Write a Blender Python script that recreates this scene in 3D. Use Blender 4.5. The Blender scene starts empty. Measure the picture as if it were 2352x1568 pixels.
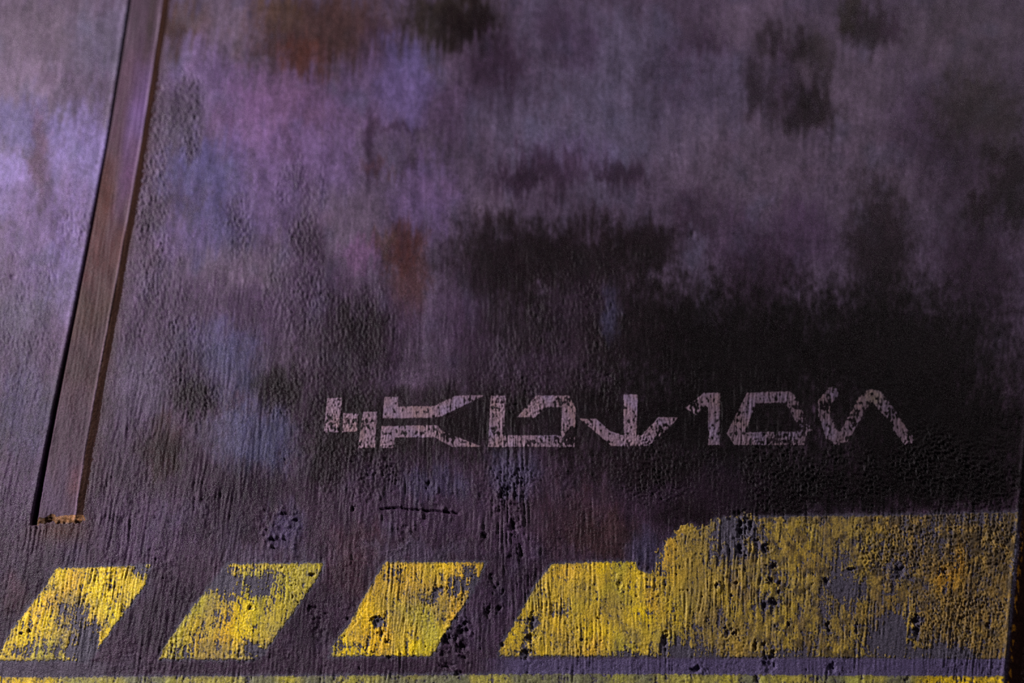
import bpy, math
import numpy as np

# ------------------------------------------------------------------ camera
W, H = 2352.0, 1568.0
PITCH = math.radians(30.0)
DIST, CAMZ = 1.41, 1.20            # metres from the wall, height of the lens
FPX = W * 50.0 / 36.0
S = 0.0005                         # one relief unit in metres
scene = bpy.context.scene
cam_data = bpy.data.cameras.new('camera')
cam_data.lens, cam_data.sensor_width = 50.0, 36.0
cam_data.clip_start = 0.01
cam = bpy.data.objects.new('camera', cam_data)
scene.collection.objects.link(cam)
cam.location = (0, -DIST, CAMZ)
cam.rotation_euler = (math.pi / 2 + PITCH, 0, 0)
cam_data.dof.use_dof = True
cam_data.dof.focus_distance = DIST / (math.cos(PITCH) + math.sin(PITCH) * (1330 - 784) / FPX)
cam_data.dof.aperture_fstop = 2.4
scene.camera = cam

# ------------------------------------------------------------------ light
world = bpy.data.worlds.new('dim_hall'); scene.world = world
world.use_nodes = True
bg = world.node_tree.nodes['Background']
bg.inputs['Color'].default_value = (0.72, 0.56, 0.78, 1)
bg.inputs['Strength'].default_value = 0.035

def area(name, loc, target, size, power, color):
    d = bpy.data.lights.new(name, 'AREA'); d.shape = 'DISK'; d.size = size
    d.energy = power; d.color = color
    o = bpy.data.objects.new(name, d); scene.collection.objects.link(o)
    o.location = loc
    v = [t - l for t, l in zip(target, loc)]
    import mathutils
    o.rotation_euler = mathutils.Vector(v).to_track_quat('-Z', 'Y').to_euler()
    return o
area('hall_lamp', (-2.1, -0.95, 2.95), (-0.3, 0, 1.95), 0.10, 120.0, (1.0, 0.92, 0.97))
area('added_fill', (1.7, -1.1, 4.1), (0.3, 0, 2.1), 0.25, 15.0, (1.0, 0.91, 0.93))  # added fill with no visible source, lifts the upper right and its glints
scene.cycles.use_denoising = False      # keep the fine grain of the coat
vs = scene.view_settings
vs.view_transform = 'Standard'; vs.look = 'None'; vs.gamma = 1.0
vs.use_curve_mapping = False; vs.exposure = 0.0

# ------------------------------------------------------------------ helpers
f4 = np.float32
cp, sp = math.cos(PITCH), math.sin(PITCH)

def wall_point(px, py, h):
    """a point of the upright wall plane, h relief units in front of it"""
    a = (px - W / 2) / FPX; b = (H / 2 - py) / FPX
    t = DIST / (cp - sp * b)
    return np.stack([t * a, -h * S, CAMZ + t * (sp + cp * b)], -1).astype(f4)

_rng = np.random.RandomState(7)
_perm = np.concatenate([_rng.permutation(256)] * 3)
_ga = _rng.rand(256) * 2 * math.pi
_gx, _gy = np.cos(_ga).astype(f4), np.sin(_ga).astype(f4)

def gn(x, y, seed=0):
    """gradient noise, about -1..1"""
    x = np.asarray(x, f4) + f4(seed * 17.31); y = np.asarray(y, f4) + f4(seed * 9.73)
    xi = np.floor(x).astype(np.int32); yi = np.floor(y).astype(np.int32)
    fx = x - xi; fy = y - yi
    xi = (xi + seed * 37) & 255; yi = (yi + seed * 91) & 255
    u = fx * fx * fx * (fx * (fx * 6 - 15) + 10); v = fy * fy * fy * (fy * (fy * 6 - 15) + 10)
    def g(ix, iy, dx, dy):
        k = _perm[_perm[ix & 255] + (iy & 255)]
        return _gx[k] * dx + _gy[k] * dy
    a = g(xi, yi, fx, fy); b = g(xi + 1, yi, fx - 1, fy)
    c = g(xi, yi + 1, fx, fy - 1); d = g(xi + 1, yi + 1, fx - 1, fy - 1)
    e = a + u * (b - a); f = c + u * (d - c)
    return (e + v * (f - e)) * f4(1.55)

def fbm(x, y, seed=0, octs=3):
    r = 0; a = 1.0; n = 0
    for k in range(octs):
        r = r + a * gn(x * 2 ** k, y * 2 ** k, seed + k * 3); n += a; a *= 0.55
    return r / n

def ss(a, b, x):
    t = np.clip((x - a) / (b - a), 0, 1)
    return t * t * (3 - 2 * t)

def lin(c):
    c = np.clip(np.asarray(c, f4) / 255.0, 0, 1)
    return np.where(c <= 0.04045, c / 12.92, ((c + 0.055) / 1.055) ** 2.4)

def poly_d(px, py, poly):
    """signed distance to a polygon, positive inside"""
    best = np.full(px.shape, 1e9, f4); ins = np.zeros(px.shape, bool)
    n = len(poly)
    for i in range(n):
        x0, y0 = poly[i]; x1, y1 = poly[(i + 1) % n]
        ex, ey = x1 - x0, y1 - y0
        t = np.clip(((px - x0) * ex + (py - y0) * ey) / (ex * ex + ey * ey + 1e-9), 0, 1)
        best = np.minimum(best, (px - x0 - t * ex) ** 2 + (py - y0 - t * ey) ** 2)
        if y0 != y1:
            ins ^= ((y0 > py) != (y1 > py)) & (px < (x1 - x0) * (py - y0) / (y1 - y0) + x0)
    d = np.sqrt(best)
    return np.where(ins, d, -d)

def line_d(px, py, pts):
    best = np.full(px.shape, 1e9, f4)
    for (x0, y0), (x1, y1) in zip(pts[:-1], pts[1:]):
        ex, ey = x1 - x0, y1 - y0
        t = np.clip(((px - x0) * ex + (py - y0) * ey) / (ex * ex + ey * ey + 1e-9), 0, 1)
        best = np.minimum(best, (px - x0 - t * ex) ** 2 + (py - y0 - t * ey) ** 2)
    return np.sqrt(best)

def make_mesh(name, co, quads=None, tris=None, col=None, rough=None):
    me = bpy.data.meshes.new(name)
    nq = 0 if quads is None else len(quads); nt = 0 if tris is None else len(tris)
    me.vertices.add(len(co)); me.vertices.foreach_set('co', co.astype(f4).ravel())
    idx = np.concatenate([a.ravel() for a in (quads, tris) if a is not None and len(a)]).astype(np.int32)
    me.loops.add(len(idx)); me.loops.foreach_set('vertex_index', idx)
    me.polygons.add(nq + nt)
    st = np.concatenate([np.arange(nq) * 4, nq * 4 + np.arange(nt) * 3]).astype(np.int32)
    me.polygons.foreach_set('loop_start', st)
    me.update(calc_edges=True)
    me.polygons.foreach_set('use_smooth', np.ones(nq + nt, bool))
    if col is not None:
        at = me.attributes.new('paint', 'FLOAT_COLOR', 'POINT')
        c4 = np.ones((len(co), 4), f4); c4[:, :3] = col
        at.data.foreach_set('color', c4.ravel())
    if rough is not None:
        at = me.attributes.new('gloss', 'FLOAT', 'POINT')
        at.data.foreach_set('value', rough.astype(f4).ravel())
    me.validate()
    return me

def add(name, me, mat, parent=None, **props):
    o = bpy.data.objects.new(name, me)
    scene.collection.objects.link(o)
    if mat: me.materials.append(mat)
    if parent: o.parent = parent
    for k, v in props.items(): o[k] = v
    return o

def grid_quads(ny, nx):
    i = np.arange(ny * nx).reshape(ny, nx)
    return np.stack([i[:-1, :-1], i[1:, :-1], i[1:, 1:], i[:-1, 1:]], -1).reshape(-1, 4)

# ------------------------------------------------------------------ materials
def material(name, rough=0.5, fine=0.25, speck=0.25, spec=0.5, scale=900.0):
    m = bpy.data.materials.new(name); m.use_nodes = True
    nt = m.node_tree; N = nt.nodes; L = nt.links
    b = N['Principled BSDF']
    at = N.new('ShaderNodeAttribute'); at.attribute_name = 'paint'
    tc = N.new('ShaderNodeTexCoord')
    n1 = N.new('ShaderNodeTexNoise'); n1.inputs['Scale'].default_value = scale
    n1.inputs['Detail'].default_value = 3; n1.inputs['Roughness'].default_value = 0.65
    L.new(tc.outputs['Object'], n1.inputs['Vector'])
    mr = N.new('ShaderNodeMapRange')
    mr.inputs['From Min'].default_value = 0.3; mr.inputs['From Max'].default_value = 0.7
    mr.inputs['To Min'].default_value = 1 - speck; mr.inputs['To Max'].default_value = 1 + speck
    L.new(n1.outputs['Fac'], mr.inputs['Value'])
    mx = N.new('ShaderNodeVectorMath'); mx.operation = 'SCALE'
    L.new(at.outputs['Color'], mx.inputs[0]); L.new(mr.outputs['Result'], mx.inputs['Scale'])
    L.new(mx.outputs['Vector'], b.inputs['Base Color'])
    n2 = N.new('ShaderNodeTexNoise'); n2.inputs['Scale'].default_value = scale * 0.55
    n2.inputs['Detail'].default_value = 4; n2.inputs['Roughness'].default_value = 0.7
    L.new(tc.outputs['Object'], n2.inputs['Vector'])
    bp = N.new('ShaderNodeBump'); bp.inputs['Strength'].default_value = fine
    bp.inputs['Distance'].default_value = 0.0012
    L.new(n2.outputs['Fac'], bp.inputs['Height']); L.new(bp.outputs['Normal'], b.inputs['Normal'])
    gl = N.new('ShaderNodeAttribute'); gl.attribute_name = 'gloss'
    mr2 = N.new('ShaderNodeMapRange')
    mr2.inputs['To Min'].default_value = rough; mr2.inputs['To Max'].default_value = rough - 0.22
    L.new(gl.outputs['Fac'], mr2.inputs['Value'])
    L.new(mr2.outputs['Result'], b.inputs['Roughness'])
    b.inputs['Specular IOR Level'].default_value = spec
    return m
MAT_WALL = material('weathered_wall_paint', 0.40, 0.6, 0.85, 0.10, 1100.0)
MAT_YELLOW = material('worn_yellow_paint', 0.46, 0.55, 0.45, 0.16, 1100.0)
MAT_LETTER = material('faded_mauve_paint', 0.6, 0.40, 0.35, 0.1)
MAT_STRIP = material('brown_strip_paint', 0.5, 0.55, 0.8, 0.10, 1100.0)

# ------------------------------------------------------------------ layout of the wall, in photo pixels
ys_l = [-900, 0, 115, 318, 440, 600, 774, 898, 1035, 1189, 1210]
xs_l = [480, 302, 285, 253, 226, 199, 166, 141, 112, 89, 86]
ys_r = [-900, 0, 126, 260, 383, 574, 621, 741, 952, 1056, 1183, 1210]
xs_r = [556, 375, 360, 337, 318, 283, 277, 249, 216, 197, 178, 174]
_pl = np.polyfit(np.array(ys_l) / 1000.0, xs_l, 4); _pr = np.polyfit(np.array(ys_r) / 1000.0, xs_r, 4)
strip_l = lambda y: np.polyval(_pl, np.asarray(y) / 1000.0).astype(f4)
strip_r = lambda y: np.polyval(_pr, np.asarray(y) / 1000.0).astype(f4)
edge_x = lambda y: (2346 - (y - 1180) * 0.088).astype(f4)          # right-hand edge of the wall slab

STRIPES = {
 'a': [(129, 1304), (345, 1297), (335, 1342), (268, 1432), (205, 1518), (-14, 1517), (2, 1490), (26, 1447), (70, 1388), (104, 1345)],
 'b': [(522, 1294), (742, 1291), (735, 1320), (690, 1383), (650, 1441), (606, 1500), (578, 1516), (366, 1514), (376, 1486), (440, 1396), (487, 1340)],
 'c': [(884, 1290), (1115, 1290), (1105, 1320), (1071, 1384), (1040, 1428), (991, 1507), (757, 1508), (764, 1482), (801, 1434), (852, 1343)],
 'd': [(1267, 1294), (1350, 1290), (1461, 1289), (1465, 1306), (1500, 1318), (1513, 1276), (1552, 1222), (1583, 1208), (1620, 1216), (1640, 1192),
       (1703, 1187), (1819, 1186), (2060, 1182), (2296, 1177), (2340, 1175), (2326, 1330), (2312, 1514), (2060, 1511), (1760, 1509), (1146, 1507), (1150, 1484), (1186, 1423), (1230, 1342)],
 'e': [(-420, 1558), (0, 1554), (740, 1551), (1300, 1546), (1700, 1548), (2308, 1552), (2296, 1700), (-420, 1700)],
}
GLYPHS = [
 ('poly', [[(752, 914), (786, 913), (778, 994), (743, 993)], [(789, 948), (824, 950), (820, 991), (786, 993)], [(834, 945), (867, 946), (862, 1028), (823, 1030)]]),
 ('poly', [[(883, 911), (915, 910), (915, 933), (998, 932), (1048, 908), (1115, 907), (1016, 956), (990, 960), (879, 961)],
           [(877, 978), (1004, 976), (1017, 991), (1111, 1027), (1039, 1027), (998, 1005), (908, 1005), (905, 1029), (872, 1029)]]),
 ('poly', [[(1127, 908), (1162, 908), (1157, 1000), (1289, 1000), (1291, 935), (1257, 935), (1248, 939), (1230, 959), (1187, 958), (1233, 908), (1307, 908), (1324, 939), (1320, 1027), (1121, 1027)]]),
 ('poly', [[(1331, 961), (1370, 961), (1402, 990), (1433, 1000), (1432, 905), (1465, 906), (1463, 998), (1473, 1000), (1513, 958), (1559, 958), (1547, 973), (1491, 1024), (1406, 1025)]]),
 ('poly', [[(1617, 902), (1654, 902), (1654, 1022), (1627, 1022), (1627, 935), (1620, 931), (1599, 953), (1574, 937)]]),
 ('ring', [(1716, 902), (1814, 898), (1830, 914), (1867, 990), (1850, 1003), (1848, 1022), (1687, 1022), (1669, 995)], [(1738, 926), (1805, 925), (1840, 990), (1711, 993)]),
 ('stroke', [(1912, 903), (1893, 925), (1893, 950), (1911, 998), (1924, 1007), (1938, 1003), (1956, 972), (1984, 922), (2000, 908), (2014, 911), (2040, 945), (2084, 1008)], 14),
]
# pits: x, y, half width, half height, depth
PITS = [(1063,1446,13,15,9),(1045,1470,9,10,6),(1059,1487,12,13,9),(1029,1468,11,16,9),(1130,1330,8,11,6),(1121,1403,8,14,7),(867,1427,13,13,7),(878,1455,8,8,5),
 (889,1474,7,6,6),(1209,1502,10,14,9),(1223,1430,9,20,6),(1219,1464,12,9,9),(1423,1342,5,16,5),(1529,1471,7,26,8),(1706,1219,15,18,11),(1703,1262,13,12,11),
 (1757,1262,12,8,8),(1775,1300,14,7,8),(1772,1332,12,6,8),(1648,1342,8,6,8),(1692,1338,6,5,6),(1779,1382,14,9,8),(1757,1392,9,9,7),(1790,1338,6,6,6),(1790,1360,5,5,6),
 (1898,1335,8,10,7),(1902,1443,6,13,8),(1967,1443,4,16,6),(2105,1425,11,12,9),(2105,1456,8,14,8),(1674,1450,10,11,6),(1689,1454,8,7,6),(1735,1483,6,12,8),(1754,1480,6,6,6),
 (1768,1520,15,24,7),(1913,1534,13,12,7),(2065,1313,13,16,6),(2167,1313,12,7,8),(1956,1307,11,4,8),(1165,1134,17,14,8),(1181,1210,12,16,7),(1115,1230,7,8,8),(930,1226,11,20,4),
 (811,1168,6,6,6),(1196,1268,8,14,6),(48,1454,6,4,6),(68,1449,5,5,6),(575,1396,9,7,5),(716,1320,9,4,5),(30,634,7,6,6),(1590,540,8,9,5),(720,1400,14,10,5),(735,1440,16,24,4),
 (1140,1350,7,8,6),(1155,1480,7,6,6),(1600,1537,16,8,6),(1740,1560,10,10,6),(2268,1437,8,8,5),(1681,1367,5,4,6),(1812,1433,5,6,7),(1781,1437,4,5,6),(896,1512,8,5,5),(1030,1530,16,8,6),(1054,1545,12,8,6),
 (985,1110,8,5,6),(1155,1360,5,6,5),(1148,1398,6,9,6),(1085,1322,5,6,4),(1010,1352,14,8,4),(1020,1500,9,6,5),(2085,1560,8,6,5),(1700,1180,14,8,5),(1737,1245,8,9,6),(1725,1205,7,8,6)]
NOD = []                             # small raised nodules and chips: x, y, half width, half height, height
_r = np.random.RandomState(3)
for _ in range(60): NOD.append((_r.uniform(596, 690), _r.uniform(1160, 1262), _r.uniform(3, 7), _r.uniform(3, 8), _r.uniform(2, 5)))
for _ in range(26): NOD.append((_r.uniform(870, 1050), _r.uniform(1120, 1220), _r.uniform(3, 6), _r.uniform(5, 16), _r.uniform(2, 5)))
for _ in range(34): NOD.append((_r.uniform(1135, 1215), _r.uniform(1070, 1290), _r.uniform(3, 7), _r.uniform(4, 12), _r.uniform(2, 5)))
for _ in range(30): NOD.append((_r.uniform(1640, 1800), _r.uniform(1180, 1400), _r.uniform(4, 9), _r.uniform(4, 9), _r.uniform(2, 5)))
for _ in range(14): NOD.append((_r.uniform(1010, 1080), _r.uniform(1410, 1560), _r.uniform(4, 9), _r.uniform(4, 9), _r.uniform(2, 5)))
for _ in range(12): NOD.append((_r.uniform(2080, 2115), _r.uniform(1400, 1490), _r.uniform(3, 6), _r.uniform(4, 8), _r.uniform(2, 4)))
CRACK = [(874, 1168), (912, 1166), (951, 1171), (1005, 1174), (1052, 1179)]
# where the coat is coarse-grained: x, y, half width, half height, strength
GRAIN = [(350,470,34,260,1.0),(428,215,42,46,1.1),(437,300,26,80,1.2),(400,250,60,90,0.6),(548,520,32,78,0.9),(690,430,55,65,0.6),(700,555,34,80,0.9),(705,700,50,90,0.9),(830,740,70,80,0.9),
 (790,830,110,90,0.7),(640,650,40,90,0.6),(420,790,60,80,0.9),(360,720,80,150,0.6),(175,520,36,36,0.7),(60,720,70,120,0.4),(440,900,50,70,0.8),(1330,720,110,90,0.7),(1330,820,110,90,0.7),
 (1180,860,80,100,0.7),(1790,1090,90,80,1.0),(2150,1060,90,70,1.2),(1950,1090,80,60,0.8),(1500,1080,120,80,0.7),(850,1080,120,70,0.6),(2250,1120,90,60,0.7),(2150,1260,190,90,0.8),(2200,1400,110,90,0.6),(1400,620,160,60,0.4),
 (760,950,60,60,0.7),(640,920,40,40,0.8),(1180,1120,60,60,0.8)]

# where the brush ridges stand highest
RIDGES = [(1170,1170,70,150,1.3),(960,1150,130,80,.9),(260,1190,220,120,.8),(1690,1270,110,100,1.2),(220,1400,130,120,.6),(1250,1400,300,110,.5),(1320,720,130,160,.7),(2180,1430,140,90,.5),(640,690,120,140,.5)]

def lean(px, py):
    s = np.interp(px, [-400, 200, 700, 1200, 1900, 2350], [0.22, 0.18, 0.10, 0.0, 0.05, 0.12]).astype(f4)
    return px + s * (py - 1300)

def local(px, py, cx, cy, rx, ry, pad=1.0):
    return np.nonzero((np.abs(px - cx) < rx * pad) & (np.abs(py - cy) < ry * pad))[0]

def relief(px, py):
    """relief of the wall coat, in units of about one photo pixel"""
    px = px.astype(f4); py = py.astype(f4)
    xl = lean(px, py)
    low = ss(350, 1150, py)
    patch = ss(-0.25, 0.45, fbm(xl / 130, py / 210, 11, 2))
    wob = 3.0 * gn(xl / 60, py / 70, 5)
    ridge = 0.9 * gn((xl + wob) / 5.2, py / 70, 21) + 0.5 * gn((xl + wob) / 11, py / 90, 24) + 0.4 * gn((xl + wob) / 3.6, py / 24, 22)
    h = 2.6 * fbm(xl / 240, py / 300, 31, 2) + 0.9 * gn(xl / 40, py / 90, 33)
    amp = np.ones_like(px)
    for cx, cy, rx, ry, s in RIDGES:
        amp += s * np.exp(-((px - cx) / rx) ** 2 - ((py - cy) / ry) ** 2)
    h += amp * ridge * (0.12 + 1.1 * low * (0.3 + 0.7 * patch)) * (1 + 0.7 * gn(px / 22, py / 26, 23))
    g = np.zeros_like(px)
    for cx, cy, rx, ry, s in GRAIN:
        i = local(px, py, cx, cy, rx, ry, 1.6)
        q = ((px[i] - cx) / rx) ** 2 + ((py[i] - cy) / ry) ** 2
        g[i] = np.maximum(g[i], s * np.clip(1.45 - q * 0.9, 0, 1))
    gmask = np.clip(g + 0.55 * gn(xl / 40, py / 50, 41) * (g > 0), 0, 1.3)
    gr = 0.9 * gn(px / 5.2, py / 6.2, 43) + 0.5 * gn(px / 3.4, py / 3.8, 44) + 0.4 * gn(px / 9, py / 10, 47)
    rgh = ss(-0.2, 0.45, fbm(px / 90, py / 110, 45, 3))
    h += gr * (0.12 + (1.7 + 1.1 * (1 - ss(500, 850, py))) * gmask + low * (0.25 + 0.65 * rgh)) + 0.9 * low * rgh * gn(px / 14, py / 17, 46)
    # scattered small nicks
    nick = np.clip(gn(px / 9, py / 13, 51) + 0.4 * gn(px / 4, py / 5, 53) - 0.62, 0, 1)
    h -= nick * 7 * ss(850, 1150, py) * ss(-0.1, 0.4, gn(px / 150, py / 120, 52))
    for cx, cy, rx, ry, d in PITS:
        i = local(px, py, cx, cy, rx, ry, 2.0)
        x, y = px[i], py[i]
        q = np.sqrt(((x - cx) / rx) ** 2 + ((y - cy) / ry) ** 2) + 0.75 * gn(x / 11, y / 11, 61) + 0.4 * gn(x / 4.5, y / 4.5, 62)
        h[i] -= 0.55 * d * (1 - ss(0.2, 1.25, q)) - 0.9 * np.exp(-((q - 1.25) / 0.18) ** 2)
    for cx, cy, rx, ry, d in NOD:
        i = local(px, py, cx, cy, rx, ry, 1.6)
        q = ((px[i] - cx) / rx) ** 2 + ((py[i] - cy) / ry) ** 2
        q = q + 0.7 * gn(px[i] / 6, py[i] / 6, 65) + 0.35 * gn(px[i] / 3, py[i] / 3, 66)
        h[i] += 0.5 * d * np.clip(1 - q, 0, 1)
    i = np.nonzero((px > 860) & (px < 1066) & (py > 1150) & (py < 1195))[0]
    h[i] -= 5 * np.exp(-(line_d(px[i], py[i] + 1.5 * gn(px[i] / 20, py[i] * 0, 63), CRACK) / 1.9) ** 2)
    # groove along the left of the raised strip
    i = np.nonzero((px < 420) & (py < 1220))[0]
    x, y = px[i], py[i]
    wdt = np.interp(y, [-900, 0, 300, 700, 1000, 1190], [4, 5, 4, 6, 10, 13]).astype(f4)
    dl = strip_l(y) - x
    end = 1 - ss(1192, 1208, y)
    h[i] -= np.interp(y, [0, 300, 800, 1190], [14, 9, 16, 30]) * ss(-4, 0, dl) * (1 - ss(wdt * 0.75, wdt * 1.25, dl)) * end
    h[i] += 1.6 * np.exp(-((dl - wdt - 6) / 5) ** 2) * end
    # the coat is level under the strip
    under = ss(0, 6, -dl) * ss(-14, 2, strip_r(y) - x) * (1 - ss(1185, 1205, y))
    h[i] = h[i] * (1 - under) + (2.6 * fbm(lean(x, y) / 240, y / 300, 31, 2) - 4.0) * under
    # rounded right-hand edge of the slab, then a bevel going back
    i = np.nonzero(px > 2200)[0]
    o = px[i] - edge_x(py[i])
    rough = 2.0 * gn(px[i] / 9, py[i] / 22, 71)
    h[i] += 2.5 * np.exp(-((o + 9) / 5) ** 2) + 1.2 * gn(px[i] / 7, py[i] / 16, 72) * ss(-4, 8, o)
    h[i] -= 26 * ss(-3, 46, o + rough * 0.6) + 60 * ss(30, 60, o)
    return h

# ------------------------------------------------------------------ colours of the coat: mottled sprayed paint, rust and soot
V = dict(violet=(124,100,150), lilac=(142,126,186), blue=(102,96,152), pink=(132,92,136), slate=(112,104,132), grey=(104,90,104), mauve=(124,106,128),
         brown=(70,46,38), rust=(92,48,36), olive=(48,40,36), soot=(27,17,21), black=(12,6,8), plum=(84,62,92), dplum=(54,37,55), steel=(84,84,122), wine=(84,54,62), gold=(96,72,52))
# x, y, half width, half height, colour, strength, softness
BLOBS = [
 (120,60,230,120,'grey',.7),(240,90,90,110,'slate',.6),(60,230,110,120,'mauve',.6),(60,290,110,70,'blue',.6),(190,380,120,150,'lilac',.8),(30,420,80,90,'lilac',.8),(70,560,90,160,'violet',.7),
 (95,360,26,110,'wine',.55),(170,520,80,120,'violet',.6),(160,660,60,160,'lilac',.55),(40,760,90,120,'slate',.6),(20,860,60,120,'plum',.6),(60,960,90,130,'steel',.45),(60,1130,120,110,'plum',.8),(110,790,60,90,'plum',.6),
 (430,55,62,52,'brown',.95),(500,40,120,60,'grey',.6),(560,90,110,70,'mauve',.5),(470,170,110,80,'violet',.6),(430,270,50,90,'slate',.55),(560,290,110,120,'violet',.75),(470,400,120,90,'blue',.75),(430,460,70,50,'plum',.4),(500,520,110,90,'blue',.6),
 (420,560,90,60,'violet',.6),(660,260,170,160,'pink',.55),(700,380,160,120,'violet',.65),(620,470,100,90,'violet',.6),(740,70,190,110,'brown',.75),(700,130,60,50,'rust',.55),(640,20,60,50,'gold',.5),(880,120,80,80,'plum',.5),
 (930,190,80,110,'blue',.75),(880,230,150,120,'violet',.55),(1040,40,130,80,'olive',.95),(1080,60,70,60,'soot',.7),(1150,170,90,110,'dplum',.75),(1240,40,60,90,'slate',.6),(1030,260,70,80,'plum',.5),(1190,280,140,110,'slate',.5),
 (900,300,90,16,'dplum',.5),(850,330,14,110,'dplum',.6),(870,390,60,14,'wine',.5),(660,340,14,70,'plum',.6),(690,350,12,40,'plum',.45),(950,380,50,26,'dplum',.55),(960,470,90,110,'violet',.7),(1010,430,60,90,'violet',.5),(800,500,90,90,'mauve',.5),
 (830,585,60,40,'pink',.7),(920,560,60,70,'wine',.85),(940,640,50,110,'rust',.5),(880,560,40,30,'gold',.35),(700,600,60,110,'plum',.5),(760,700,110,110,'plum',.75),(850,770,110,110,'dplum',.75),(500,690,140,80,'plum',.7),(340,740,110,130,'plum',.6),
 (560,620,110,60,'mauve',.6),(600,740,90,80,'plum',.4),(500,790,110,70,'blue',.4),(520,850,90,90,'steel',.55),(430,850,60,90,'dplum',.55),(330,900,80,110,'slate',.45),(590,900,40,60,'steel',.5),(640,890,50,60,'soot',.6),(440,915,50,36,'dplum',.8),
 (590,1010,110,90,'steel',.85),(500,1000,60,70,'slate',.5),(370,1030,50,70,'brown',.7),(390,1000,40,50,'wine',.5),(300,1000,70,100,'plum',.5),(560,1110,140,60,'dplum',.75),(540,1190,110,70,'dplum',.6),(300,1200,200,80,'plum',.7),(330,1270,120,70,'plum',.5),
 (760,900,130,90,'dplum',.7),(830,980,150,100,'soot',.75),(930,800,70,150,'plum',.5),(960,860,50,100,'mauve',.35),(1100,960,140,110,'soot',.75),(760,1060,80,60,'soot',.7),(900,1080,160,60,'dplum',.6),(980,1150,180,90,'plum',.6),(1180,1090,70,60,'steel',.5),
 (1400,140,180,150,'slate',.7),(1330,110,60,80,'plum',.5),(1270,70,50,70,'dplum',.5),(1400,300,220,110,'slate',.75),(1320,360,120,60,'violet',.35),(1600,180,120,130,'plum',.45),(1650,250,140,160,'slate',.55),(1760,60,150,90,'mauve',.6),(1700,370,220,130,'mauve',.65),
 (1960,200,120,170,'mauve',.7),(2020,400,140,130,'mauve',.6),(2200,80,200,110,'grey',.55),(2120,300,100,110,'plum',.5),(2250,260,130,110,'olive',.6),(2200,380,110,100,'dplum',.5),(2320,420,60,110,'soot',.8),(1620,100,50,40,'dplum',.4),
 (1250,400,110,60,'dplum',.75),(1170,420,60,50,'dplum',.6),(1420,400,70,40,'dplum',.7),(1370,440,60,40,'slate',.5),(1130,480,70,60,'mauve',.5),(1150,600,150,120,'soot',.85),(1330,600,200,110,'soot',.85),(1480,560,110,70,'soot',.8),(1600,520,60,80,'dplum',.6),
 (1600,570,40,40,'slate',.6),(1700,560,70,80,'plum',.5),(1840,540,90,90,'plum',.7),(2020,580,90,190,'soot',.75),(2250,480,40,50,'soot',.8),(2250,620,120,150,'dplum',.8),(1750,640,110,110,'dplum',.8),(1450,760,240,150,'soot',.85),(1340,690,120,60,'dplum',.5),
 (1280,770,70,110,'dplum',.5),(1090,780,60,160,'dplum',.7),(1040,720,50,120,'plum',.5),(1200,740,90,100,'soot',.6),(1700,820,280,190,'black',.9),(2050,820,330,190,'black',.92),(2150,1000,320,160,'black',.95),(1600,960,350,120,'black',.85),(1300,950,180,110,'soot',.8),
 (1750,1110,330,110,'black',.85),(2150,1120,300,70,'black',.9),(1450,1080,160,60,'soot',.7),(1340,1200,130,90,'wine',.5),(1400,1230,100,60,'brown',.4),(1500,1160,110,60,'dplum',.8),(1590,1180,80,40,'soot',.7),(1490,1270,60,60,'steel',.5),(1650,1130,130,60,'dplum',.55),
 (930,975,260,80,'soot',.6),(645,885,60,60,'soot',.7),(800,790,140,110,'soot',.4),(830,760,60,50,'soot',.4),(440,910,64,40,'soot',.65),(375,1030,56,60,'soot',.5),(560,1135,120,40,'dplum',.6),(660,1215,50,60,'blue',.4),(985,1115,90,40,'steel',.4),(715,560,36,60,'dplum',.4),(345,540,22,220,'dplum',.4),(420,240,50,60,'dplum',.45),(440,330,22,50,'dplum',.4),(545,530,24,70,'dplum',.35),(690,430,40,60,'plum',.4),
 (1405,720,22,80,'steel',.5),(1250,860,120,60,'dplum',.4),
 (1780,95,60,40,'soot',.5),(1735,210,30,90,'soot',.6),(1775,190,16,110,'soot',.4),(1830,170,60,110,'dplum',.5),(1855,255,80,60,'soot',.65),(1835,150,12,120,'soot',.55),(1880,230,14,100,'soot',.5),(1905,200,14,90,'soot',.45),(1870,120,40,60,'olive',.5),(1850,170,30,40,'mauve',.5),(1990,70,70,60,'soot',.68),(1950,30,30,50,'olive',.7),(2040,60,30,50,'dplum',.6),
 (80,1400,140,130,'dplum',.55),(40,1370,40,60,'wine',.5),(420,1400,110,110,'dplum',.7),(800,1330,80,70,'wine',.55),(830,1250,80,60,'wine',.5),(720,1400,80,110,'dplum',.6),(1150,1330,90,90,'dplum',.6),(1100,1420,90,110,'plum',.5),(1180,1360,60,60,'plum',.5),
 (1180,1250,60,60,'plum',.6),(950,1270,160,30,'slate',.4),(600,1275,140,26,'slate',.35),
]
UNDER = (84, 82, 94)      # dark slate ground coat below the yellow

def stripe_field(px, py):
    r = np.full(px.shape, -99, f4)
    i = np.nonzero(py > 1120)[0]
    for k in STRIPES:
        r[i] = np.maximum(r[i], poly_d(px[i], py[i], STRIPES[k]))
    return r

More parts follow.
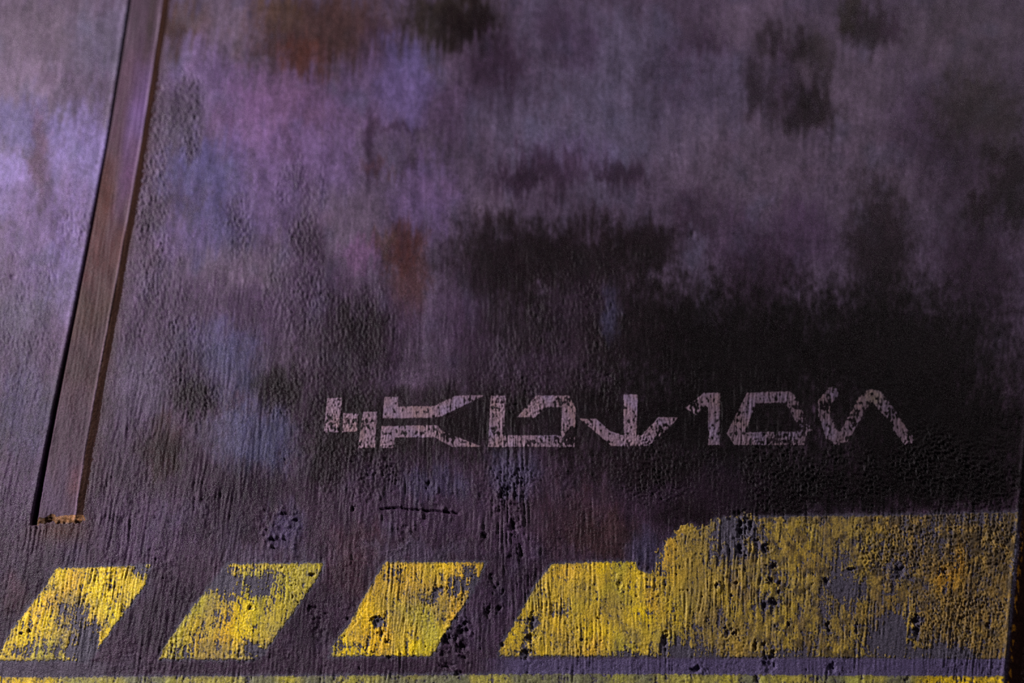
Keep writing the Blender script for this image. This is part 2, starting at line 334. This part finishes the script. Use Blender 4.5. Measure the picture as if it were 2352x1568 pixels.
def coat_colour(px, py):
    px = px.astype(f4); py = py.astype(f4); xl = lean(px, py)
    n_big = fbm(xl / 160, py / 190, 101, 3); n_pk = fbm(xl / 110, py / 150, 105, 3); n_bl = fbm(xl / 90, py / 120, 109, 3)
    c = np.empty((len(px), 3), f4); c[:] = (98, 82, 106)
    low = ss(650, 1050, py); c += (np.array((76, 56, 76), f4) - c) * low[:, None]
    def mix(i, col, w):
        c[i] += (np.asarray(col, f4) - c[i]) * w[:, None]
    streak = fbm(xl / 13, py / 120, 121, 2)
    wx = px + 26 * fbm(px / 70, py / 70, 123, 3)
    wy = py + (26 + 22 * (1 - ss(400, 700, py))) * streak + 26 * fbm(xl / 34, py / 110, 129, 3) + 30 * fbm(px / 80, py / 60, 125, 2)
    fray = 0.30 * fbm(xl / 22, py / 40, 127, 3) + 0.26 * fbm(xl / 8, py / 17, 128, 2)
    for b in BLOBS:
        cx, cy, rx, ry, k, s = b
        i = local(wx, wy, cx, cy, rx, ry, 1.55)
        q = np.sqrt(((wx[i] - cx) / rx) ** 2 + ((wy[i] - cy) / ry) ** 2) + fray[i]
        mix(i, V[k], s * (1 - ss(0.35, 1.25, q)))
    al = np.arange(len(px))
    mix(al, (124, 92, 120), 0.22 * ss(0.1, 0.6, n_pk) * (c.mean(1) / 110).clip(0, 1))
    mix(al, (92, 98, 130), 0.25 * ss(0.1, 0.6, n_bl) * (c.mean(1) / 110).clip(0, 1))
    c *= (1 + 0.16 * n_big + 0.12 * streak + 0.07 * fbm(xl / 5, py / 40, 131, 2) + 0.22 * fbm(xl / 30, py / 48, 133, 3) + 0.20 * fbm(px / 8, py / 13, 137, 2))[:, None]
    c *= 0.78
    # brown band along the right of the strip and patch below its foot
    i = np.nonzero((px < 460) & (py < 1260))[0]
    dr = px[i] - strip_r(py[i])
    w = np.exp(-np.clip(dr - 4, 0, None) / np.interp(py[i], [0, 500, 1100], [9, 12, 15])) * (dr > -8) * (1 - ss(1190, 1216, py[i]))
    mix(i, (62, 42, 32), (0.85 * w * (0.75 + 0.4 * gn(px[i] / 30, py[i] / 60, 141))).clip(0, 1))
    q = ((px[i] - 140) / 70) ** 2 + ((py[i] - 1218) / 30) ** 2
    mix(i, (66, 40, 32), 0.75 * np.exp(-q * 1.3))
    # slate ground coat round the yellow marking
    i = np.nonzero(py > 1130)[0]
    d = stripe_field(px[i], py[i]) + 5 * gn(px[i] / 9, py[i] / 14, 151)
    mix(i, UNDER, 0.8 * ss(-9, 2, d))
    band = ss(1508, 1515, py[i]) * (1 - ss(1549, 1556, py[i])) * ss(1080, 1200, px[i]) * (1 - ss(2305, 2316, px[i]))
    mix(i, (94, 86, 122), 0.75 * band)
    band = ss(1516, 1522, py[i]) * (1 - ss(1549, 1556, py[i])) * (1 - ss(200, 300, px[i]))
    mix(i, (84, 78, 92), 0.6 * band)
    # bare worn rim and rusty bevel at the right-hand edge
    i = np.nonzero(px > 2200)[0]
    o = px[i] - edge_x(py[i])
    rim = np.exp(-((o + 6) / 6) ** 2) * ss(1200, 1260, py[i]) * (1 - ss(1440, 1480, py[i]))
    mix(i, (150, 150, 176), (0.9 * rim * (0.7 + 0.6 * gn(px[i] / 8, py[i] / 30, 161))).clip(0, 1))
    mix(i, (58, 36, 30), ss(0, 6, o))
    fl = ss(0.12, 0.3, gn(px[i] / 9, py[i] / 22, 163) + 0.5 * gn(px[i] / 5, py[i] / 8, 164)) * ss(0, 4, o) * (1 - ss(9, 16, o)) * ss(1190, 1215, py[i])
    mix(i, (214, 150, 40), 0.9 * fl)
    return c

# ------------------------------------------------------------------ the wall
def ramp(segs):
    out = []
    for a, b, st in segs: out.append(np.arange(a, b, st, dtype=f4))
    return np.concatenate(out + [np.array([segs[-1][1]], f4)])
gx = ramp([(-1000, -300, 14), (-300, -20, 6), (-20, 2420, 2.15), (2420, 2460, 4)])
gy = ramp([(-700, -200, 14), (-200, -10, 6), (-10, 850, 3.6), (850, 1580, 2.3), (1580, 1720, 6), (1720, 2060, 14)])
PX, PY = np.meshgrid(gx, gy)
# columns near the right follow the slanting edge of the slab
PX = PX + ss(2150, 2330, PX) * (edge_x(PY) - 2330)
px, py = PX.ravel().astype(f4), PY.ravel().astype(f4)
h = relief(px, py)
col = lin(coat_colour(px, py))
gloss = np.clip(0.35 + 0.4 * fbm(px / 60, py / 60, 171, 2) + 0.35 * ss(1000, 1150, py), 0, 1)
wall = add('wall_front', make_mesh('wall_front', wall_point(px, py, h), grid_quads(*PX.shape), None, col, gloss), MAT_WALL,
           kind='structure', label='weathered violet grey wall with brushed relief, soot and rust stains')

# dark wall set back beyond the slanting edge of the slab
sx = ramp([(2250, 3400, 12)]); sy = ramp([(-700, 2060, 12)])
QX, QY = np.meshgrid(sx, sy); qx, qy = QX.ravel(), QY.ravel()
sh = -96 + 3 * fbm(qx / 40, qy / 70, 181, 3)
scol = lin(np.array((52, 34, 30), f4) * (1 + 0.3 * fbm(qx / 50, qy / 90, 183, 3))[:, None])
add('wall_right', make_mesh('wall_right', wall_point(qx, qy, sh), grid_quads(*QX.shape), None, scol, np.full(len(qx), .3)), MAT_WALL,
    kind='structure', label='dark brown wall set back beyond the slab edge')

# ------------------------------------------------------------------ raised strip
def strip_colour(x, y, u):
    c = np.empty((len(x), 3), f4); c[:] = (94, 74, 88)
    def mix(col, w): c[:] = c + (np.asarray(col, f4) - c) * np.clip(w, 0, 1)[:, None]
    g = lambda cy, r: np.exp(-((y + 40 * gn(x / 30, y / 60, 201) - cy) / r) ** 2)
    mix((84, 72, 82), g(40, 90)); mix((112, 92, 136), g(270, 110) * ss(0.25, 0.6, u)); mix((112, 84, 118), g(400, 60) * ss(0.4, 0.8, u))
    mix((92, 60, 52), g(470, 110) * (1 - ss(0.3, 0.6, u))); mix((92, 60, 58), g(590, 80)); mix((86, 66, 58), g(720, 80)); mix((76, 56, 58), g(860, 80))
    mix((84, 66, 78), g(1010, 80)); mix((98, 82, 104), g(1140, 60)); mix((110, 72, 74), g(1120, 40) * ss(0.5, 0.8, u) * 0.7)
    mix((58, 48, 44), 0.7 * g(60, 90) * np.exp(-((u - 0.72) / 0.12) ** 2))
    st = fbm(lean(x, y) / 7, y / 110, 203, 3)
    c[:] = c * (1 + 0.16 * st + 0.12 * fbm(x / 25, y / 50, 205, 2))[:, None]
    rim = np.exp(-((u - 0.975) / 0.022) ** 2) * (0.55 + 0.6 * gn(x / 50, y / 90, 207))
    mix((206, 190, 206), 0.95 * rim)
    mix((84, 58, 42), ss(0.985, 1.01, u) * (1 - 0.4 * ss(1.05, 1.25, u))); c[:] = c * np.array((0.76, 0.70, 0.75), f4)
    return c
sv = ramp([(-700, -20, 8), (-20, 1187, 2.6)])
su = np.concatenate([np.linspace(-0.045, 0.05, 8), np.linspace(0.07, 0.92, 42), np.linspace(0.935, 1.27, 26)]).astype(f4)
U, Vv = np.meshgrid(su, sv)
jag = np.where(Vv > 1150, (Vv - 1150) / 37.0, 0)
bottom = 4.5 * gn(U * 6, U * 0, 211) - 4 * (U < 0.45) * ss(0.1, 0.3, U) + 7 * (1 - U)
Yb = Vv + jag * (bottom - 3)
X0, X1 = strip_l(Yb.ravel()).reshape(Yb.shape), strip_r(Yb.ravel()).reshape(Yb.shape)
XX = X0 + U * (X1 - X0) + ss(850, 1000, Yb) * 1.0 * gn(Yb / 40, U * 0, 213) * (np.abs(U - 0.5) > 0.45)
x, y, u = XX.ravel().astype(f4), Yb.ravel().astype(f4), U.ravel().astype(f4)
def strip_h(x, y, u):
    lowf = 2.6 * fbm(lean(x, y) / 240, y / 300, 31, 2)
    face = 4.0 + 0.8 * np.clip(u, 0, 1) + 0.45 * gn(lean(x, y) / 6, y / 70, 221) + 0.5 * gn(x / 7, y / 7, 222) * ss(500, 900, y) + 0.8 * gn(x / 30, y / 60, 223)
    rim = 1.6 * np.exp(-((u - 0.965) / 0.03) ** 2)
    up = ss(-0.045, 0.035, u) * (1 - ss(0.98, 1.26, u))
    return lowf + (-7 * (u < 0.5) - 1.5 * (u >= 0.5)) * (1 - up) + (face + rim) * up
strip = add('raised_strip', None, None, label='slanted raised batten with worn bright edge and broken lower end', category='batten')
hh = strip_h(x, y, u)
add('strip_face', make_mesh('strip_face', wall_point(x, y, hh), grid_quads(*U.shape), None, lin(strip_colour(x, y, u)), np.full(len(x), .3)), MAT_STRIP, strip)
# broken lower end: a rough sloping fracture from the face down to the wall
w = np.linspace(0, 1, 12).astype(f4)
UE, WE = np.meshgrid(su, w)
yb = (1187 + bottom[0] - 3)[None, :]
YE = yb + WE * (25 - 6 * (1 - UE.clip(0, 1)))
XE = strip_l(np.full(1, 1187.0))[0] + UE * (strip_r(np.full(1, 1187.0))[0] - strip_l(np.full(1, 1187.0))[0]) - WE * 2
xe, ye, ue, we = XE.ravel().astype(f4), YE.ravel().astype(f4), UE.ravel().astype(f4), WE.ravel().astype(f4)
lowe = 2.6 * fbm(lean(xe, ye) / 240, ye / 300, 31, 2)
he = strip_h(np.interp(ue, su, XX[-1]), np.interp(ue, su, Yb[-1]), ue) * (1 - we) + we * (lowe - 4) + 2.2 * gn(xe / 11, ye / 7, 231) * np.sin(we * math.pi) + 2.0 * np.sin(we * math.pi) * ss(.3, .6, ue)
he[:len(su)] = hh[-len(su):]
pe = wall_point(xe, ye, he); pe[:len(su)] = wall_point(x, y, hh)[-len(su):]
ce = np.array((136, 98, 66), f4) * (0.62 + 0.5 * ss(.2, .7, ue) + 0.25 * gn(xe / 9, ye / 6, 233))[:, None]
ce += (np.array((150, 138, 150), f4) - ce) * (ss(.55, .85, we) * ss(.45, .7, ue))[:, None]
add('broken_end', make_mesh('broken_end', pe, grid_quads(*UE.shape), None, lin(ce), np.full(len(xe), .3)), MAT_STRIP, strip, label='tan broken end of the batten')

# ------------------------------------------------------------------ paint films: geometry cut where the paint has worn off
def film(name, box, step, field, colour, mat, lift, parent=None, **props):
    x0, y0, x1, y1 = box
    ax = np.arange(x0, x1 + step, step, dtype=f4); ay = np.arange(y0, y1 + step, step, dtype=f4)
    GX, GY = np.meshgrid(ax, ay); x = GX.ravel(); y = GY.ravel()
    f = field(x, y); f = np.where(np.abs(f) < 1e-4, 1e-4, f)
    q = grid_quads(*GX.shape)
    tri = np.concatenate([q[:, [0, 1, 2]], q[:, [0, 2, 3]]])
    pos = f > 0; cnt = pos[tri].sum(1)
    full = tri[cnt == 3]
    def rot(t, want):                                # bring the odd vertex to the front
        k = np.argmax(pos[t] == want, 1); r = np.arange(len(t))
        return np.stack([t[r, k], t[r, (k + 1) % 3], t[r, (k + 2) % 3]], 1)
    one = rot(tri[cnt == 1], True); two = rot(tri[cnt == 2], False)
    N = len(x); ek = []
    for a, b in ((one[:, 0], one[:, 1]), (one[:, 0], one[:, 2]), (two[:, 0], two[:, 1]), (two[:, 0], two[:, 2])):
        ek.append(np.minimum(a, b).astype(np.int64) * N + np.maximum(a, b))
    keys, inv = np.unique(np.concatenate(ek), return_inverse=True)
    ka, kb = keys // N, keys % N
    t = f[ka] / (f[ka] - f[kb])
    ex, ey = x[ka] + t * (x[kb] - x[ka]), y[ka] + t * (y[kb] - y[ka])
    inv = inv + N; s = np.cumsum([0] + [len(k) for k in ek]); E = [inv[s[i]:s[i + 1]] for i in range(4)]
    T = np.concatenate([full, np.stack([one[:, 0], E[0], E[1]], 1), np.stack([E[2], two[:, 1], two[:, 2]], 1), np.stack([E[2], two[:, 2], E[3]], 1)])
    ax_, ay_ = np.concatenate([x, ex]), np.concatenate([y, ey])
    used, T = np.unique(T, return_inverse=True); T = T.reshape(-1, 3)
    vx, vy = ax_[used], ay_[used]; rim = used >= N
    fv = np.concatenate([f, np.zeros(len(ex), f4)])[used]
    hv = relief(vx, vy) + np.where(rim, 0.1, lift)
    me = make_mesh(name, wall_point(vx, vy, hv), None, T, lin(colour(vx, vy, fv)), np.full(len(vx), .35))
    return add(name, me, mat, parent, **props)

# worn-through patches of the yellow: x, y, half width, half height, strength
WORN = [(330,1310,26,20,.9),(195,1460,40,40,1.2),(160,1400,46,30,.6),(130,1490,60,18,.7),(200,1505,40,22,1.3),(40,1495,40,14,.6),(60,1430,12,10,.5),
 (505,1320,40,50,1.3),(545,1350,36,30,.8),(610,1335,36,36,.9),(600,1360,26,22,.6),(520,1420,40,22,.5),(555,1500,20,24,.5),(590,1490,26,20,1.0),(430,1500,30,20,.8),(460,1460,20,40,.4),
 (1055,1345,30,26,1.2),(1075,1310,16,16,.9),(985,1370,30,24,.8),(900,1310,40,18,.6),(868,1428,16,14,1.2),(800,1490,50,18,.5),(775,1480,26,24,.5),(1090,1350,14,30,1.0),
 (1210,1440,40,40,.6),(1190,1490,30,20,.7),(1290,1400,30,20,.4),(1480,1300,26,16,1.0),(1545,1490,50,36,1.2),(1620,1440,60,30,.6),(1600,1500,60,22,1.0),(1530,1330,14,30,.5),(1440,1505,60,12,.9),
 (1515,1300,20,30,.6),(1670,1250,50,60,1.15),(1690,1210,50,26,1.1),(1740,1230,30,40,.6),(1770,1310,22,30,.3),(1930,1340,40,70,1.0),(1960,1360,30,30,1.0),(2060,1310,36,36,.9),(1990,1250,60,20,.3),
 (2055,1440,40,60,1.3),(2020,1470,50,40,1.1),(1830,1500,60,16,1.1),(2120,1500,90,22,1.0),(2200,1500,60,26,1.1),(2110,1440,14,40,.6),(1890,1410,22,60,.6),(1760,1385,30,20,.7),(2250,1190,60,14,.6),(2160,1200,100,30,.35),(2110,1250,90,40,.3)]
for cx, cy, rx, ry, d in PITS:
    if cy > 1170: WORN.append((cx, cy, rx * 0.85, ry * 0.85, 1.0))

def yellow_field(key, base):
    poly = STRIPES[key]
    def f(x, y):
        d = poly_d(x, y, poly)
        d = d + 3.2 * gn(x / 8, y / 11, 301) + 1.8 * gn(x / 3.4, y / 4, 302) - 0.8
        if key == 'd':
            d = d + ss(1480, 1520, x) * (1 - ss(1700, 1780, x)) * (1 - ss(1330, 1380, y)) * (26 * fbm(x / 24, y / 30, 307, 3) + 12 * gn(x / 6, y / 9, 308) + 2)
        xl = lean(x, y)
        w = base - (0.16 * ss(1600, 1760, x) if key == 'd' else 0) + 0.40 * fbm(xl / 42, y / 55, 303, 2) + 0.55 * gn((xl + 3.0 * gn(xl / 60, y / 70, 5)) / 5.2, y / 70, 21) + 0.80 * fbm(x / 13, y / 15, 305, 3) + 0.55 * gn(x / 4.2, y / 5.5, 306)
        for cx, cy, rx, ry, s in WORN:
            i = local(x, y, cx, cy, rx, ry, 2.0)
            q = ((x[i] - cx) / rx) ** 2 + ((y[i] - cy) / ry) ** 2
            w[i] -= (0.85 if cx > 1130 else 1.0) * s * np.exp(-1.3 * q)
        return np.minimum(d / 9, w)
    return f

def yellow_colour(tone):
    def c(x, y, f):
        xl = lean(x, y)
        n1, n2, n3 = fbm(xl / 95, y / 120, 311, 2), fbm(xl / 110, y / 130, 315, 2), fbm(xl / 9, y / 50, 319, 2)
        col = np.empty((len(x), 3), f4); col[:] = (216, 184, 52)
        def mix(k, w): col[:] = col + (np.asarray(k, f4) - col) * np.clip(w, 0, 1)[:, None]
        mix((255, 218, 20), ss(0.0, 0.35, n1)); mix((236, 172, 44), 0.5 * ss(0.05, 0.5, n2)); mix((180, 178, 60), 0.6 * ss(0.05, 0.5, -n2))
        mix((160, 140, 70), 0.75 * ss(0.08, 0.4, -n1))
        tone(x, y, mix, xl)
        mix((84, 76, 56), 0.50 * ss(0.15, 0.7, n3) + 0.40 * ss(0.0, 0.5, gn(x / 3.4, y / 4.6, 321)) * ss(-0.3, 0.3, fbm(x / 30, y / 30, 325, 2)))
        mix((78, 72, 70), 0.62 * (1 - ss(0.0, 0.6, f)))
        return col
    return c
def tone_a(x, y, mix, xl): mix((255, 216, 24), 0.8 * np.exp(-(((x - 260) / 70) ** 2 + ((y - 1330) / 40) ** 2)) + .4 * np.exp(-((x - y * -0.62 - 930) / 30) ** 2))
def tone_b(x, y, mix, xl): mix((168, 164, 62), 0.55 * ss(500, 700, x) + 0.5 * np.exp(-((x - 400) / 40) ** 2))
def tone_c(x, y, mix, xl): mix((250, 205, 18), 0.9 * np.exp(-(((x - 838) / 32) ** 2 + ((y - 1400) / 60) ** 2))); mix((226, 170, 44), 0.5 * np.exp(-((y - 1330) / 50) ** 2))
def tone_d(x, y, mix, xl):
    mix((206, 170, 50), 0.5 * (1 - ss(1300, 1500, x))); mix((150, 126, 62), 0.75 * ss(1440, 1640, x)); mix((128, 98, 56), 0.55 * ss(1850, 2200, x)); mix((112, 92, 60), 0.7 * ss(1560, 1700, x) * ss(0.0, 0.4, fbm(xl / 34, y / 60, 345, 3))); mix((58, 48, 36), 0.75 * ss(1620, 1800, x) * ss(-0.05, 0.4, fbm(x / 18, y / 24, 341, 3) + 0.25 * ss(1900, 2200, x) * (1 - ss(1250, 1400, y))))
    mix((214, 150, 30), 0.7 * np.exp(-(((x - 2170) / 26) ** 2 + ((y - 1330) / 30) ** 2)) + 0.6 * np.exp(-(((x - 2205) / 14) ** 2 + ((y - 1290) / 40) ** 2)))
    mix((230, 190, 60), 0.6 * np.exp(-(((x - 2090) / 12) ** 2 + ((y - 1440) / 50) ** 2)))
def tone_e(x, y, mix, xl):
    g = ss(80, 160, x) * (1 - ss(2080, 2150, x))
    mix((150, 158, 92), 0.6 * g); mix((112, 116, 92), 0.8 * g * ss(0.0, 0.3, gn(x / 110, y / 200, 331))); mix((250, 208, 24), 0.7 * (1 - g))
GRP = 'yellow paint marks along the foot of the wall'
film('painted_stripe', (-30, 1285, 360, 1530), 1.5, yellow_field('a', 0.52), yellow_colour(tone_a), MAT_YELLOW, 0.5,
     label='bright yellow slanted stripe below the foot of the raised batten', category='painted stripe', group=GRP)
film('painted_stripe', (350, 1280, 760, 1528), 1.5, yellow_field('b', 0.58), yellow_colour(tone_b), MAT_YELLOW, 0.5,
     label='greenish yellow slanted stripe with scraped top left corner, between two brighter stripes', category='painted stripe', group=GRP)
film('painted_stripe', (740, 1276, 1130, 1522), 1.5, yellow_field('c', 0.65), yellow_colour(tone_c), MAT_YELLOW, 0.5,
     label='golden yellow slanted stripe with vivid solid left side, below the first painted characters', category='painted stripe', group=GRP)
film('painted_block', (1130, 1165, 2352, 1524), 1.7, yellow_field('d', 0.65), yellow_colour(tone_d), MAT_YELLOW, 0.5,
     label='large dull ochre painted block, pitted and scraped, reaching the wall edge', category='painted block', group=GRP)
film('painted_band', (-420, 1538, 2330, 1690), 2.4, yellow_field('e', 0.52), yellow_colour(tone_e), MAT_YELLOW, 0.5,
     label='faded greenish yellow horizontal band running below all the other yellow marks', category='painted band', group=GRP)

# ------------------------------------------------------------------ lettering
word = add('painted_lettering', None, None, label='row of seven faded mauve angular characters stencilled on the sooty wall', category='lettering')
LWORN = [(1312,1000,16,26,.9),(1290,1018,26,10,.6),(1030,1003,22,16,.7),(1300,925,26,14,.6),(1350,975,20,14,.5),(1520,985,22,20,.6),(1600,930,18,16,.7),(1700,955,14,30,.6),(1850,970,20,30,.7),(1780,1010,40,12,.5),(1895,935,12,26,.6),(1965,960,12,30,.5),(2045,955,16,26,.7),(1835,925,14,14,.6),(760,970,12,24,.5),(845,975,12,16,.6),(805,970,16,20,.4),(1230,1015,26,10,.5),(1135,990,10,26,.5),(960,990,40,10,.3),(1080,920,24,8,.5)]
def letter_field(g):
    def f(x, y):
        if g[0] == 'poly':
            d = np.full(x.shape, -99, f4)
            for p in g[1]: d = np.maximum(d, poly_d(x, y, p))
        elif g[0] == 'ring': d = np.minimum(poly_d(x, y, g[1]), -poly_d(x, y, g[2]))
        else: d = g[2] - line_d(x, y, g[1])
        d = d + 0.9 * gn(x / 7, y / 9, 401) + 0.7 * gn(x / 3, y / 3.4, 402)
        rag = ss(1650, 1950, x)
        d = d + rag * 2.4 * gn(x / 6, y / 7, 407) 
        w = 0.48 - 0.12 * rag + 0.50 * fbm(x / 26, y / 34, 403, 2) + 0.80 * gn(x / 6.5, y / 10, 404) + 0.26 * gn(x / 3.2, y / 4, 405) + 0.12 * gn(x / 3, y / 30, 406)
        for cx, cy, rx, ry, s in LWORN:
            i = local(x, y, cx, cy, rx, ry, 2.0)
            w[i] -= s * np.exp(-1.2 * (((x[i] - cx) / rx) ** 2 + ((y[i] - cy) / ry) ** 2))
        return np.minimum(d / 4, w)
    return f
def letter_colour(x, y, f):
    col = np.empty((len(x), 3), f4); col[:] = (130, 108, 122)
    def mix(k, w): col[:] = col + (np.asarray(k, f4) - col) * np.clip(w, 0, 1)[:, None]
    n = fbm(x / 60, y / 60, 411, 2)
    mix((138, 112, 112), 0.7 * ss(0, .5, n)); mix((124, 110, 138), 0.7 * ss(0, .5, -n)); mix((150, 138, 112), 0.6 * np.exp(-(((x - 2008) / 22) ** 2 + ((y - 915) / 20) ** 2)))
    mix((110, 92, 108), 0.5 * ss(0.1, 0.6, gn(x / 4, y / 8, 413)))
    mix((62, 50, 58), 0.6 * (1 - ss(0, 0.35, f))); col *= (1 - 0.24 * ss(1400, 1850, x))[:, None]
    return col
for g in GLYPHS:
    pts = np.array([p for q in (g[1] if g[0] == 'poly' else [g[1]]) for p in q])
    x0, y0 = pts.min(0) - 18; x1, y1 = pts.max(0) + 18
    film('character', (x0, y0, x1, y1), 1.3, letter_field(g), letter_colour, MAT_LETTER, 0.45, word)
